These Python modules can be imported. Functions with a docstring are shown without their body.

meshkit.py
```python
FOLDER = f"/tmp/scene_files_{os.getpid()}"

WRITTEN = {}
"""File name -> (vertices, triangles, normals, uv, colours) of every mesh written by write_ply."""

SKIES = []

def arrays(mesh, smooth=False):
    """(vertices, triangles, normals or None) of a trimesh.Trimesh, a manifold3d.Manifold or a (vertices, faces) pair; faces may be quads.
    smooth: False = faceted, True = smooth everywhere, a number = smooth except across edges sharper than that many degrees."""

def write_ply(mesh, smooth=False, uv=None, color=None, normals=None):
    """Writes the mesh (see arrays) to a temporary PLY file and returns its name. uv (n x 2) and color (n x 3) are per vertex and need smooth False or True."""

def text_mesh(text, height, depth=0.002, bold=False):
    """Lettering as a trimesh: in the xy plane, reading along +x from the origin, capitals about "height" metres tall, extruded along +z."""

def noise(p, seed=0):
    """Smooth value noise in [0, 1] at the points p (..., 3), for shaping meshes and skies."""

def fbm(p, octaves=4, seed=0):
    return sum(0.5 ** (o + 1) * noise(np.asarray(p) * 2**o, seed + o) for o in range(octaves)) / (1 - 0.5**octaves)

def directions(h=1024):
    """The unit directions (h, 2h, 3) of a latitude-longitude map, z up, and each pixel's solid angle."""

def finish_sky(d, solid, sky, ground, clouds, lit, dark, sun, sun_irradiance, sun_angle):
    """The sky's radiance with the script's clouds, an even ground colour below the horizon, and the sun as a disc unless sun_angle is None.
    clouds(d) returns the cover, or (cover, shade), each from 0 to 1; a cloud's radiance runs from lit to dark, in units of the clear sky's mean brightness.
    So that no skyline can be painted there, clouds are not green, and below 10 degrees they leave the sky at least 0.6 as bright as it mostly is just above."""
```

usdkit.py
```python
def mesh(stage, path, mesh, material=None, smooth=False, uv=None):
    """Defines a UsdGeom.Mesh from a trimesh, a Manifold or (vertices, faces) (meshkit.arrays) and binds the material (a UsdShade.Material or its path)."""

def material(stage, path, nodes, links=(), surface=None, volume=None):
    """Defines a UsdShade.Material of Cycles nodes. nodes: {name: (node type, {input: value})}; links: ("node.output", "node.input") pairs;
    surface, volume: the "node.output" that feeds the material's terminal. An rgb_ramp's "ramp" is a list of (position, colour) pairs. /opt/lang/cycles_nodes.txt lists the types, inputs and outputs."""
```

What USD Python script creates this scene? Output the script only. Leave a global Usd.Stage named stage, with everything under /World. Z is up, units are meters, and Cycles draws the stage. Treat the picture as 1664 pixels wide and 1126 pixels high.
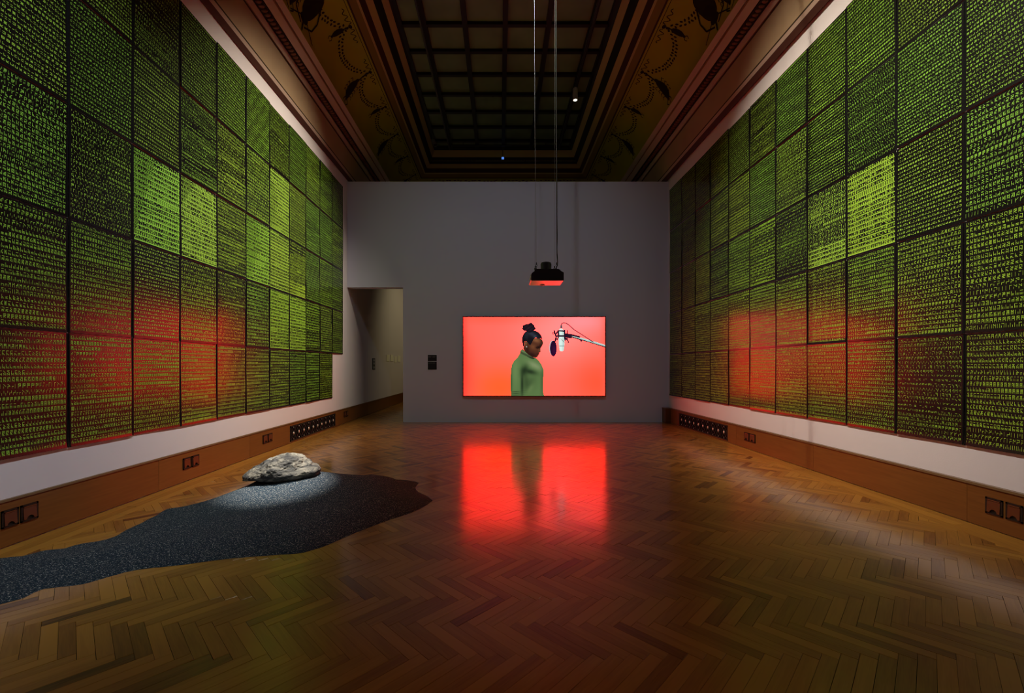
import math, random
import numpy as np, trimesh, usdkit, meshkit, manifold3d
from scipy.spatial import Delaunay, cKDTree
from shapely.geometry import Polygon, LineString, Point, box as sbox
import shapely
from pxr import Usd, UsdGeom, UsdLux, UsdShade, Gf, Sdf, Vt

random.seed(7)
RNG = np.random.RandomState(7)
stage = Usd.Stage.CreateInMemory()
UsdGeom.SetStageUpAxis(stage, 'Z')
UsdGeom.SetStageMetersPerUnit(stage, 1.0)
world = UsdGeom.Xform.Define(stage, '/World')
UsdGeom.Scope.Define(stage, '/World/Looks')
PI = math.pi

# ------------------------------------------------------------------ camera
F, CX, CY, EYE = 700.0, 812.0, 595.5, 1.5          # focal length in pixels of a 1664 wide frame, vanishing point, eye height
cam = UsdGeom.Camera.Define(stage, '/World/camera')
cam.CreateHorizontalApertureAttr(36.0)
cam.CreateVerticalApertureAttr(36.0 * 1126 / 1664)
cam.CreateFocalLengthAttr(36.0 * F / 1664)
cam.CreateHorizontalApertureOffsetAttr((832 - CX) / 1664 * 36.0)
cam.CreateVerticalApertureOffsetAttr((CY - 563) / 1664 * 36.0)
cam.CreateClippingRangeAttr((0.05, 200.0))
cam.CreateExposureAttr(0.0)
cx_ = UsdGeom.Xformable(cam)
cx_.AddTranslateOp().Set((0, 0, EYE))
cx_.AddRotateXOp().Set(90)

# ------------------------------------------------------------------ the lamps of the room (fixtures are built further down, where each hangs)
# name: (position, target, power, colour, half cone angle, softness)
LAMPS = {
    'rock':   ((-2.15, 5.75, 8.45), (-2.58, 5.06, 0.2), 2700, (1.0, .94, .84), 4.9, .9),
    'left':   ((1.95, 7.4, 8.45), (-4.05, 8.1, 3.6), 1050, (1.0, .90, .68), 28.5, 1.0),
    'right':  ((-1.62, 5.2, 8.45), (4.45, 6.1, 3.6), 1000, (1.0, .90, .68), 28.5, 1.0),
    'leftn':  ((1.95, 2.4, 8.45), (-4.05, 3.9, 2.4), 520, (.80, .96, 1.0), 25.0, 1.0),
    'rightn': ((-1.62, 2.4, 8.45), (4.45, 4.0, 2.6), 230, (.80, .96, 1.0), 25.0, 1.0),
    'end':    ((.15, 3.0, 8.45), (0.2, 11.5, 2.6), 90, (.68, .80, 1.0), 38.0, 1.0),
    'hall':   ((.4, 17.0, 6.6), (-4.1, 17.3, 2.3), 80, (1.0, .86, .45), 37.0, 1.0),
}
LIGHT_SCALE = 1.0
TV_GAIN = 4.8


# ------------------------------------------------------------------ helpers
used_names = {}


def numbered(parent, name):
    k = used_names.get((parent, name), -1) + 1
    used_names[(parent, name)] = k
    return name if k == 0 else f'{name}_{k:03d}'


def tag(p, label=None, category=None, group=None, kind=None):
    for k, v in (('label', label), ('category', category), ('group', group), ('kind', kind)):
        if v:
            p.SetCustomDataByKey(k, v)
    return p


def thing(name, label=None, category=None, loc=(0, 0, 0), rotz=0, group=None, kind=None, parent='/World'):
    path = f'{parent}/{numbered(parent, name)}'
    x = UsdGeom.Xform.Define(stage, path)
    if any(loc):
        x.AddTranslateOp().Set(tuple(map(float, loc)))
    if rotz:
        x.AddRotateZOp().Set(float(rotz))
    tag(x.GetPrim(), label, category, group, kind)
    return path


def obj(name, mesh, m, parent='/World', label=None, category=None, group=None, kind=None, smooth=False, primvars=None):
    path = f'{parent}/{numbered(parent, name)}'
    o = usdkit.mesh(stage, path, mesh, m, smooth=smooth)
    for k, a in (primvars or {}).items():
        a = np.asarray(a, np.float32)
        t = Sdf.ValueTypeNames.Color3fArray if a.ndim == 2 else Sdf.ValueTypeNames.FloatArray
        pv = UsdGeom.PrimvarsAPI(o).CreatePrimvar(k, t, 'vertex')
        pv.Set(Vt.Vec3fArray.FromNumpy(a) if a.ndim == 2 else Vt.FloatArray.FromNumpy(a))
    tag(o.GetPrim(), label, category, group, kind)
    return path


def material(name, nodes, links, surface):
    return usdkit.material(stage, f'/World/Looks/{name}', nodes, links, surface=surface)


def plain(name, color, rough=.6, spec=.5, metal=0., coat=0., coat_rough=.1, bump=None, mottle=None):
    nodes = {'p': ('principled_bsdf', dict(base_color=color, roughness=rough, specular_ior_level=spec, metallic=metal, coat_weight=coat, coat_roughness=coat_rough))}
    links = []
    if mottle or bump:
        nodes['g'] = ('geometry', {})
    if mottle:
        scale, amount = mottle
        nodes['n'] = ('noise_texture', dict(scale=scale, detail=5, roughness=.6))
        nodes['r'] = ('rgb_ramp', dict(ramp=[(.25, tuple(c * (1 - amount) for c in color)), (.75, tuple(min(1, c * (1 + amount)) for c in color))]))
        links += [('g.position', 'n.vector'), ('n.fac', 'r.fac'), ('r.color', 'p.base_color')]
    if bump:
        scale, dist = bump
        nodes['bn'] = ('noise_texture', dict(scale=scale, detail=3))
        nodes['b'] = ('bump', dict(strength=1.0, distance=dist))
        links += [('g.position', 'bn.vector'), ('bn.fac', 'b.height'), ('b.normal', 'p.normal')]
    return material(name, nodes, links, 'p.BSDF')


def bx(x0, x1, y0, y1, z0, z1):
    m = trimesh.creation.box((abs(x1 - x0), abs(y1 - y0), abs(z1 - z0)))
    m.apply_translation(((x0 + x1) / 2, (y0 + y1) / 2, (z0 + z1) / 2))
    return m


def rbox(x0, x1, y0, y1, z0, z1, c=.01):
    """A box with chamfered edges."""
    pts = []
    for sx, X in ((1, x0), (-1, x1)):
        for sy, Y in ((1, y0), (-1, y1)):
            for sz, Z in ((1, z0), (-1, z1)):
                pts += [(X, Y + sy * c, Z + sz * c), (X + sx * c, Y, Z + sz * c), (X + sx * c, Y + sy * c, Z)]
    return trimesh.convex.convex_hull(np.array(pts))


def cyl(r, p0, p1, n=16, r1=None):
    p0, p1 = np.asarray(p0, float), np.asarray(p1, float)
    d = p1 - p0
    L = np.linalg.norm(d)
    w = d / L
    a = np.cross(w, (0, 0, 1) if abs(w[2]) < .9 else (1, 0, 0)); a /= np.linalg.norm(a)
    b = np.cross(w, a)
    t = np.linspace(0, 2 * PI, n, endpoint=False)
    ring = np.cos(t)[:, None] * a + np.sin(t)[:, None] * b
    r1 = r if r1 is None else r1
    v = np.vstack([p0 + ring * r, p1 + ring * r1, [p0], [p1]])
    i = np.arange(n); j = (i + 1) % n
    f = np.vstack([np.c_[i, j, j + n], np.c_[i, j + n, i + n], np.c_[j, i, np.full(n, 2 * n)], np.c_[i + n, j + n, np.full(n, 2 * n + 1)]])
    m = trimesh.Trimesh(v, f, process=False)
    if m.volume < 0:
        m.invert()
    return m


def tube(points, r, n=8):
    p = np.asarray(points, float)
    t = np.gradient(p, axis=0); t /= np.linalg.norm(t, axis=1, keepdims=True)
    up = np.array([0.3, 0.9, 0.1])
    a = np.cross(t, up); a /= np.linalg.norm(a, axis=1, keepdims=True)
    b = np.cross(t, a)
    ang = np.linspace(0, 2 * PI, n, endpoint=False)
    v = (p[:, None] + r * (np.cos(ang)[None, :, None] * a[:, None] + np.sin(ang)[None, :, None] * b[:, None])).reshape(-1, 3)
    f = []
    for k in range(len(p) - 1):
        for i in range(n):
            j = (i + 1) % n
            f += [(k * n + i, k * n + j, (k + 1) * n + j), (k * n + i, (k + 1) * n + j, (k + 1) * n + i)]
    m = trimesh.Trimesh(v, np.array(f), process=False)
    return m


def join(ms):
    return trimesh.util.concatenate(list(ms))


def extrude_y(profile, y0, y1):
    """A prism along y of an (x, z) polygon."""
    p = Polygon(profile)
    m = trimesh.creation.extrude_polygon(p, y1 - y0, engine='earcut')       # xy -> xz
    v = m.vertices
    out = trimesh.Trimesh(np.c_[v[:, 0], y0 + v[:, 2], v[:, 1]], m.faces[:, ::-1], process=False)
    if out.volume < 0:
        out.invert()
    return out


def srgb(*c):
    c = np.array(c, float) / 255
    return tuple(np.where(c <= .04045, c / 12.92, ((c + .055) / 1.055) ** 2.4))


def floor_pt(px, py):
    y = F * EYE / (py - CY)
    return ((px - CX) / F * y, y)


# ------------------------------------------------------------------ room measures
XL, XR = -4.105, 4.55
Y0, Y1 = -5.0, 18.6
YP, PT = 11.6, 6.48                     # partition face and top
DOOR_X, DOOR_Z = -2.602, 3.63
BH = .40                               # baseboard height
BL, BR = -4.09, 4.515                  # baseboard faces
CZ = EYE


def side(x):                           # ceiling profile: the right half is a tenth wider
    return x if x < 0 else x


# ------------------------------------------------------------------ materials
M = {}
M['wall'] = plain('wall_paint', (.66, .60, .63), .75, .3, bump=(60, .0006))
M['partition'] = plain('partition_paint', (.57, .57, .68), .8, .25, bump=(90, .0004))
M['corridor'] = M['wall']
M['sub'] = plain('subfloor', (.008, .005, .003), .9, .1)
M['frieze'] = plain('frieze_paint', (.36, .25, .15), .7, .3, mottle=(1.5, .1))
M['band'] = plain('band_brown', (.055, .018, .010), .6, .4)
M['goldline'] = plain('line_dark', (.035, .018, .006), .7, .3)
M['mould'] = plain('moulding_stone', (.42, .30, .24), .65, .4)
M['mould2'] = plain('moulding_ochre', (.20, .09, .035), .6, .4)
M['bead'] = plain('bead_red', (.16, .045, .018), .5, .5)
M['beaddark'] = plain('bead_ground', (.02, .008, .005), .8, .3)
M['cove'] = plain('cove_ochre', (.28, .25, .014), .8, .25, mottle=(1.2, .12))
M['paint'] = plain('cove_ornament_paint', (.012, .008, .004), .8, .2)
M['paint2'] = plain('cove_ornament_red', (.10, .03, .012), .8, .2)
M['ringolive'] = plain('ring_olive', (.17, .11, .02), .7, .3)
M['ringlight'] = plain('ring_light', (.36, .25, .10), .65, .35)
M['ringbrown'] = plain('ring_brown', (.045, .014, .006), .7, .3)
M['ringdark'] = plain('ring_dark', (.010, .010, .007), .7, .3)
M['ringbeige'] = plain('ring_beige', (.48, .34, .16), .65, .35)
M['mull'] = plain('mullion_black', (.006, .006, .006), .5, .4)
M['glass'] = material('skylight_glass', {
    'g': ('geometry', {}), 'n': ('noise_texture', dict(scale=2.2, detail=4)),
    'r': ('rgb_ramp', dict(ramp=[(.3, (.12, .17, .095)), (.7, (.17, .23, .13))])),
    'p': ('principled_bsdf', dict(roughness=.42, specular_ior_level=.5))},
    [('g.position', 'n.vector'), ('n.fac', 'r.fac'), ('r.color', 'p.base_color')], 'p.BSDF')
M['track'] = plain('track_metal', (.05, .05, .05), .35, .6, .6)
M['lampwhite'] = plain('lamp_grey', (.35, .35, .35), .5, .4)
M['black'] = plain('black_plastic', (.008, .008, .009), .45, .5)
M['tvframe'] = plain('screen_frame', (.012, .012, .014), .35, .5)
M['steel'] = plain('wire_steel', (.55, .52, .45), .3, .6, .9)
M['cable'] = plain('cable_rubber', (.006, .006, .006), .6, .4)
M['lensglow'] = material('lamp_lens', {'e': ('emission', dict(color=(1.0, .93, .75), strength=1.6))}, [], 'e.emission')
M['led'] = material('blue_indicator', {'e': ('emission', dict(color=(.12, .32, 1.0), strength=.75))}, [], 'e.emission')
M['gloss'] = plain('projector_belly', (.66, .64, .64), .30, .8, .7)
M['label'] = plain('label_card_dark', (.006, .006, .010), .6, .4)
M['labeltext'] = plain('label_print', (.16, .16, .15), .7, .3)
M['card'] = plain('card_paper', (.78, .74, .62), .8, .2)
M['plate'] = plain('corridor_plate', (.10, .10, .09), .6, .3)
M['iron'] = plain('grille_iron', (.010, .009, .010), .4, .5)
M['brass'] = plain('grille_boss', (.75, .66, .58), .3, .6, .6)
M['flap'] = plain('outlet_flap', (.11, .026, .008), .32, .6)
M['frameb'] = plain('outlet_frame', (.012, .007, .005), .5, .4)
M['screenpic'] = material('screen_picture', {'a': ('attribute', dict(attribute='tint')), 'e': ('emission', dict(strength=1.0))},
                          [('a.color', 'e.color')], 'e.emission')


def wood(name, dark, mid, light, rough, coat, coat_rough, coat_ior, gap=0):
    return material(name, {
        'a': ('attribute', dict(attribute='grain')), 't': ('attribute', dict(attribute='tone')),
        'm1': ('mapping', dict(scale=(3.0, 42.0, 1.0))), 'n1': ('noise_texture', dict(scale=1.0, detail=5, roughness=.6, distortion=.5)),
        'm2': ('mapping', dict(scale=(9.0, 210.0, 1.0))), 'n2': ('noise_texture', dict(scale=1.0, detail=3, roughness=.65)),
        'mx': ('math', dict(math_type='multiply_add', value2=.50, value3=-.10)),
        'ad': ('math', dict(math_type='add')),
        'ad2': ('math', dict(math_type='multiply_add', value2=.22)),
        'r': ('rgb_ramp', dict(ramp=[(.12, dark), (.52, mid), (.95, light)])),
        'b': ('bump', dict(strength=.35, distance=.0006)),
        'p': ('principled_bsdf', dict(roughness=rough, specular_ior_level=.2, coat_weight=coat, coat_roughness=coat_rough, coat_ior=coat_ior))},
        [('a.vector', 'm1.vector'), ('m1.vector', 'n1.vector'), ('a.vector', 'm2.vector'), ('m2.vector', 'n2.vector'),
         ('n1.fac', 'mx.value1'), ('mx.value', 'ad.value1'), ('t.fac', 'ad.value2'), ('n2.fac', 'ad2.value1'), ('ad.value', 'ad2.value3'),
         ('ad2.value', 'r.fac'), ('r.color', 'p.base_color'), ('n2.fac', 'b.height'), ('b.normal', 'p.normal')], 'p.BSDF')


M['parquet'] = wood('parquet_oak', (.06, .018, .002), (.26, .105, .014), (.46, .215, .032), .5, 1.0, .16, 1.52)
M['oak'] = wood('baseboard_oak', (.045, .014, .004), (.125, .040, .008), (.20, .075, .016), .45, .3, .22, 1.5)
M['oakcap'] = wood('baseboard_cap_oak', (.05, .026, .010), (.12, .066, .026), (.19, .11, .05), .45, .4, .25, 1.5)

# sheets: glossy black ground, lime print
M['sheet'] = plain('sheet_black', (.005, .004, .004),  .22, .85, bump=(9, .0012))
INKS = []
for k in range(6):
    g = (.24 + .03 * (k % 3), .48 + .03 * (k // 2), .042 + .008 * (k % 2))
    INKS.append(plain(f'sheet_ink_{k}', g, .55, .3))
M['hem'] = plain('sheet_hem', (.004, .004, .004), .85, .1)
M['batten'] = plain('sheet_edge', (.03, .02, .012), .6, .3)


# ------------------------------------------------------------------ floor
def add_floor():
    fl = thing('floor', 'dark varnished oak herringbone parquet floor with long border boards', 'floor', kind='structure')
    obj('subfloor', bx(XL, XR, Y0, Y1, -.2, -.016), M['sub'], fl)
    L, W = .398, .0707
    s2 = math.sqrt(2)
    bl, br = -3.78, 4.20
    region = sbox(bl, -1.2, br, Y1 - .02)
    pitch = L / s2
    y_ref = 2.226 + .002                      # measured row boundary
    x_ref = (698.8 - CX) / F * (F * EYE / (1062.7 - CY))
    planks = []
    nrow0, nrow1 = -14, int((Y1 - y_ref) / pitch) + 2
    for r in range(nrow0, nrow1):
        kind = r % 2                          # 0: row above the reference boundary, planks fall to the right towards the viewer
        # plank axes: u along the length, v across
        if kind == 0:
            u = np.array([1, -1]) / s2; v = np.array([1, 1]) / s2
        else:
            u = np.array([1, 1]) / s2; v = np.array([1, -1]) / s2
        yc = y_ref + (r + .5) * pitch
        # the centre of each plank of this row: shifts by half a period and the offsets of the weave
        off = x_ref + (L - W) / (2 * s2) * (-1) + r * ((L + W) / s2 if False else 0)
        base = off + (0 if kind == 0 else (W / s2)) + (r * W / s2 if False else 0)
        n0 = int((bl - base - .5) / (W * s2)) - 1
        n1 = int((br - base + .5) / (W * s2)) + 2
        for i in range(n0, n1):
            planks.append((base + i * W * s2, yc, u, v, r))
    meshes = []
    g = .0007
    for (xc, yc, u, v, r) in planks:
        c = np.array([xc, yc])
        hw, hl = W / 2 - g * RNG.uniform(.4, 1.8), L / 2 - g * RNG.uniform(.4, 2.0)
        q = [c + a * hl * u + b * hw * v for a, b in ((-1, -1), (1, -1), (1, 1), (-1, 1))]
        xs = [p[0] for p in q]; ys = [p[1] for p in q]
        if max(xs) < bl or min(xs) > br or max(ys) < -1.2 or min(ys) > Y1 - .02:
            continue
        if min(xs) >= bl and max(xs) <= br and min(ys) >= -1.2 and max(ys) <= Y1 - .02:
            poly = q
        else:
            P = Polygon(q).intersection(region)
            if P.is_empty or P.area < 2e-4 or P.geom_type != 'Polygon':
                continue
            poly = [np.array(p) for p in list(P.exterior.coords)[:-1]]
        tone = RNG.normal(0, .17) + (RNG.rand() < .06) * .12
        tilt = RNG.normal(0, .0022, 2); dz = RNG.uniform(-.0006, 0)
        meshes.append((poly, c, u, v, tone, tilt, dz))
    # long border boards beside the walls
    for sgn, x0, x1 in ((-1, BL, bl), (1, br, BR)):
        nb = 3
        ww = (x1 - x0) / nb
        for k in range(nb):
            y = -1.2 - RNG.rand() * .5
            while y < Y1 - .03:
                ln = RNG.uniform(1.0, 1.6)
                ya, yb = max(y, -1.2), min(y + ln, Y1 - .02)
                if yb > ya + .05:
                    xa, xb = x0 + k * ww + .0006, x0 + (k + 1) * ww - .0006
                    meshes.append(([np.array(p) for p in ((xa, ya + .0008), (xb, ya + .0008), (xb, yb - .0008), (xa, yb - .0008))], np.array([(xa + xb) / 2, (ya + yb) / 2]),
                                   np.array([0., 1.]), np.array([1., 0.]), RNG.normal(.02, .10), RNG.normal(0, .002, 2), RNG.uniform(-.0004, 0)))
                y += ln

    def build(item):
        poly, c, u, v, tone, tilt, dz = item
        P = np.array(poly)
        if np.cross(P[1] - P[0], P[2] - P[1]) < 0:
            P = P[::-1]
        n = len(P)
        cen = P.mean(0)
        d = P - cen
        inner = cen + d * np.maximum(0, 1 - .0012 / np.maximum(np.linalg.norm(d, axis=1, keepdims=True), .002))
        z = lambda Q: dz + (Q - c) @ tilt
        V = np.vstack([np.c_[inner, z(inner)], np.c_[P, z(P) - .0011], np.c_[P, np.full(n, -.016)]])
        f = [(0, i, i + 1) for i in range(1, n - 1)]
        for i in range(n):
            j = (i + 1) % n
            for a in (0, n):
                f += [(a + n + i, a + n + j, a + j), (a + n + i, a + j, a + i)]
        rel = V[:, :2] - c
        seed = (hash((round(c[0], 3), round(c[1], 3))) % 1000) * .37
        grain = np.c_[rel @ u + seed, rel @ v + seed * 1.7, np.full(len(V), seed)]
        return V, np.array(f), grain, np.full(len(V), .5 + tone)

    def area_px(item):
        P = np.array(item[0])
        if P[:, 1].min() < 1.0:
            return 0
        px = CX + F * P[:, 0] / P[:, 1]; py = CY + F * EYE / P[:, 1]
        if py.min() > 1126 or px.min() > 1664 or px.max() < 0:
            return 0
        inside = ((px > 0) & (px < 1664) & (py < 1126)).mean()
        return inside * Polygon(np.c_[px, py]).area
    order = sorted(range(len(meshes)), key=lambda i: -area_px(meshes[i]))
    for i in order[:300]:
        V, f, gr, tn = build(meshes[i])
        long = meshes[i][2][0] == 0
        obj('border_board' if long else 'plank', (V, f), M['parquet'], fl, primvars=dict(grain=gr, tone=tn))
    Vs, Fs, Gs, Ts, n = [], [], [], [], 0
    for i in order[300:]:
        V, f, gr, tn = build(meshes[i])
        Vs.append(V); Fs.append(f + n); Gs.append(gr); Ts.append(tn); n += len(V)
    obj('plank_field', (np.vstack(Vs), np.vstack(Fs)), M['parquet'], fl, kind='stuff', primvars=dict(grain=np.vstack(Gs), tone=np.concatenate(Ts)))


# ------------------------------------------------------------------ walls
def add_walls():
    obj('wall_left', bx(XL - .3, XL, Y0, Y1, -.2, 9.6), M['wall'], label='white side wall behind the left rows of green lettered sheets', category='wall', kind='structure')
    obj('wall_right', bx(XR, XR + .3, Y0, Y1, -.2, 9.6), M['wall'], label='white side wall behind the right rows of green lettered sheets', category='wall', kind='structure')
    obj('wall_far', bx(XL, XR, Y1, Y1 + .3, -.2, 9.6), M['wall'], label='end wall behind the free-standing partition', category='wall', kind='structure')
    obj('wall_rear', bx(XL, XR, Y0 - .3, Y0, -.2, 9.6), M['wall'], label='wall behind the viewer', category='wall', kind='structure')
    # partition with a doorway in its left corner
    P = Polygon([(XL, DOOR_Z), (DOOR_X, DOOR_Z), (DOOR_X, 0), (XR, 0), (XR, PT), (XL, PT)])
    m = trimesh.creation.extrude_polygon(P, .24, engine='earcut')
    v = m.vertices
    pm = trimesh.Trimesh(np.c_[v[:, 0], YP + v[:, 2], v[:, 1]], m.faces, process=False)
    if pm.volume < 0:
        pm.invert()
    obj('wall_partition', pm, M['partition'], label='grey free-standing partition wall with doorway cut at its left end', category='wall', kind='structure')


def board(x0, x1, y0, y1, z0, z1, tone, along='y', c=.003):
    m = rbox(x0, x1, y0, y1, z0, z1, c)
    v = m.vertices
    seed = RNG.rand() * 40
    if along == 'y':
        gr = np.c_[v[:, 1] + seed, v[:, 2] + v[:, 0] + seed, np.full(len(v), seed)]
    else:
        gr = np.c_[v[:, 0] + seed, v[:, 2] + v[:, 1] + seed, np.full(len(v), seed)]
    return m, dict(grain=gr, tone=np.full(len(v), .5 + tone))


def add_baseboards():
    for nm, sgn, face, wall, joints, grille in (('baseboard_left', 1, BL, XL, [Y0, -1.6, 2.0, 5.168, 7.05, 8.40, 10.72, 13.3, 16.0, Y1], (8.40, 10.72)),
                                                ('baseboard_right', -1, BR, XR, [Y0, -1.4, 2.2, 4.158, 6.2, 8.22, 8.52, 10.83, 11.58], (8.52, 10.83))):
        b = thing(nm, f'brown oak baseboard along the {"left" if sgn > 0 else "right"} wall with pale worn top edge', 'baseboard', kind='structure')
        for a, c in zip(joints[:-1], joints[1:]):
            z0 = .006
            if (a, c) == grille:               # the grille sits in an opening: a rail above and a strip below
                for za, zb in ((.332, BH - .022), (z0, .026)):
                    m, pv = board(wall - sgn * .02, face, a + .001, c - .001, za, zb, RNG.normal(0, .05))
                    obj('board', m, M['oak'], b, primvars=pv)
                obj('grille_recess', bx(wall - sgn * .012, wall - sgn * .010 + sgn * .004, a, c, .02, .34), M['sub'], b)
                continue
            m, pv = board(wall - sgn * .02, face, a + .0012, c - .0012, z0, BH - .022, RNG.normal(0, .06))
            obj('board', m, M['oak'], b, primvars=pv)
        y = Y0
        ends = [(-5.0, -1.0), (-1.0, 3.1), (3.1, 6.7), (6.7, 9.6), (9.6, Y1 if sgn > 0 else 11.58)]
        for a, c in ends:
            m, pv = board(wall - sgn * .02, face + sgn * .012, a + .0008, c - .0008, BH - .022, BH, RNG.normal(0, .04))
            obj('cap_strip', m, M['oakcap'], b, primvars=pv)
        if sgn < 0:                            # the end block in the corner of the partition
            m, pv = board(4.375, BR, 11.36, YP - .001, .006, BH - .022, -.12, 'x')
            obj('end_block', m, M['oak'], b, primvars=pv)
            m, pv = board(4.365, BR, 11.35, YP - .001, BH - .022, BH, -.05, 'x')
            obj('cap_strip', m, M['oakcap'], b, primvars=pv)
    b = thing('baseboard_far', 'low dark baseboard on the end wall behind the partition', 'baseboard', kind='structure')
    m, pv = board(BL + .02, BR, Y1 - .04, Y1, .006, BH, 0, 'x')
    obj('board', m, M['oak'], b, primvars=pv)


def add_grille(sgn, face, y0, y1, label):
    g = thing('vent_grille', label, 'grille', group=None)
    zc, z0, z1 = .179, .03, .328
    xf = face + sgn * .004                     # front of the ironwork

    def fx(a, b):                              # depth range behind the front
        return (xf - sgn * b, xf - sgn * a)
    fr = [bx(*fx(0, .014), y0, y1, z1 - .022, z1), bx(*fx(0, .014), y0, y1, z0, z0 + .022), bx(*fx(0, .014), y0, y0 + .03, z0, z1), bx(*fx(0, .014), y1 - .03, y1, z0, z1)]
    obj('frame', join(fr), M['iron'], g)
    n = 10
    w = (y1 - y0 - .06) / n
    for k in range(n):
        yc = y0 + .03 + (k + .5) * w
        parts = []
        for r in (.105, .055):
            m = trimesh.creation.annulus(r - .012, r, .008, sections=20)
            v = m.vertices * [1, 1, 1]
            parts.append(trimesh.Trimesh(np.c_[xf - sgn * .006 + v[:, 2], yc + v[:, 0] * (w / .23), zc + v[:, 1]], m.faces, process=False))
        for s in (-1, 1):
            for t in (-1, 1):
                parts.append(cyl(.006, (xf - sgn * .006, yc + s * .035, zc + t * .035), (xf - sgn * .006, yc + s * w / 2, zc + t * .125), 6))
                parts.append(cyl(.007, (xf - sgn * .006, yc + s * w / 4, z0), (xf - sgn * .006, yc + s * w / 4, z0 + .05), 6))
                parts.append(cyl(.007, (xf - sgn * .006, yc + s * w / 4, z1 - .05), (xf - sgn * .006, yc + s * w / 4, z1), 6))
        parts.append(bx(*fx(.001, .009), yc - .055, yc + .055, zc - .007, zc + .007))
        t = obj('ring_panel', join(parts), M['iron'], g)
        boss = trimesh.creation.icosphere(2, 1.0)
        boss.apply_scale((.012, .026, .030)); boss.apply_translation((xf, yc, zc))
        obj('boss', boss, M['brass'], t, label='bright boss in the ring centre', smooth=True)
        for zz in (z0 + .035, z1 - .035):
            s = trimesh.creation.icosphere(1, .009); s.apply_translation((xf, yc, zz))
            obj('stud', s, M['brass'], t, smooth=True)
    back = bx(*fx(.016, .02), y0, y1, z0, z1)
    obj('back_plate', back, M['sub'], g)


def add_outlet(sgn, face, y0, y1, z0, z1, label, group=None):
    o = thing('wall_outlet', label, 'outlet', group=group)
    X = lambda d: face + sgn * d
    t = .014
    fr = [bx(X(0), X(.012), y0, y1, z1 - t, z1), bx(X(0), X(.012), y0, y1, z0, z0 + t), bx(X(0), X(.012), y0, y0 + t, z0, z1), bx(X(0), X(.012), y1 - t, y1, z0, z1), bx(X(0), X(.004), y0, y1, z0, z1)]
    obj('frame', join(fr), M['frameb'], o)
    w = y1 - y0
    # the hinged flap leans out a little at the bottom, with a crescent finger notch
    p = sbox(y0 + t + .003, z0 + t + .004, y1 - t - .003, z1 - t - .012).difference(Point((y0 + y1) / 2, z0 + t + .004).buffer(w * .21))
    m = trimesh.creation.extrude_polygon(p, .006, engine='earcut')
    v = m.vertices
    lean = (z1 - v[:, 1]) * .05
    fm = trimesh.Trimesh(np.c_[face + sgn * (.006 + v[:, 2] + lean), v[:, 0], v[:, 1]], m.faces if sgn > 0 else m.faces[:, ::-1], process=False)
    if fm.volume < 0:
        fm.invert()
    fl_ = obj('flap', fm, M['flap'], o)
    obj('hinge', cyl(.006, (X(.012), y0 + t + .006, z1 - t - .008), (X(.012), y1 - t - .006, z1 - t - .008), 8), M['flap'], fl_)


# ------------------------------------------------------------------ cornices, cove, skylight
# left profile measured from the photograph (x from the axis, z above the eye); the right half is 1.1 times as wide
def PX(x, s):
    return -abs(x) if s < 0 else abs(x) * 1.1


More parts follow.
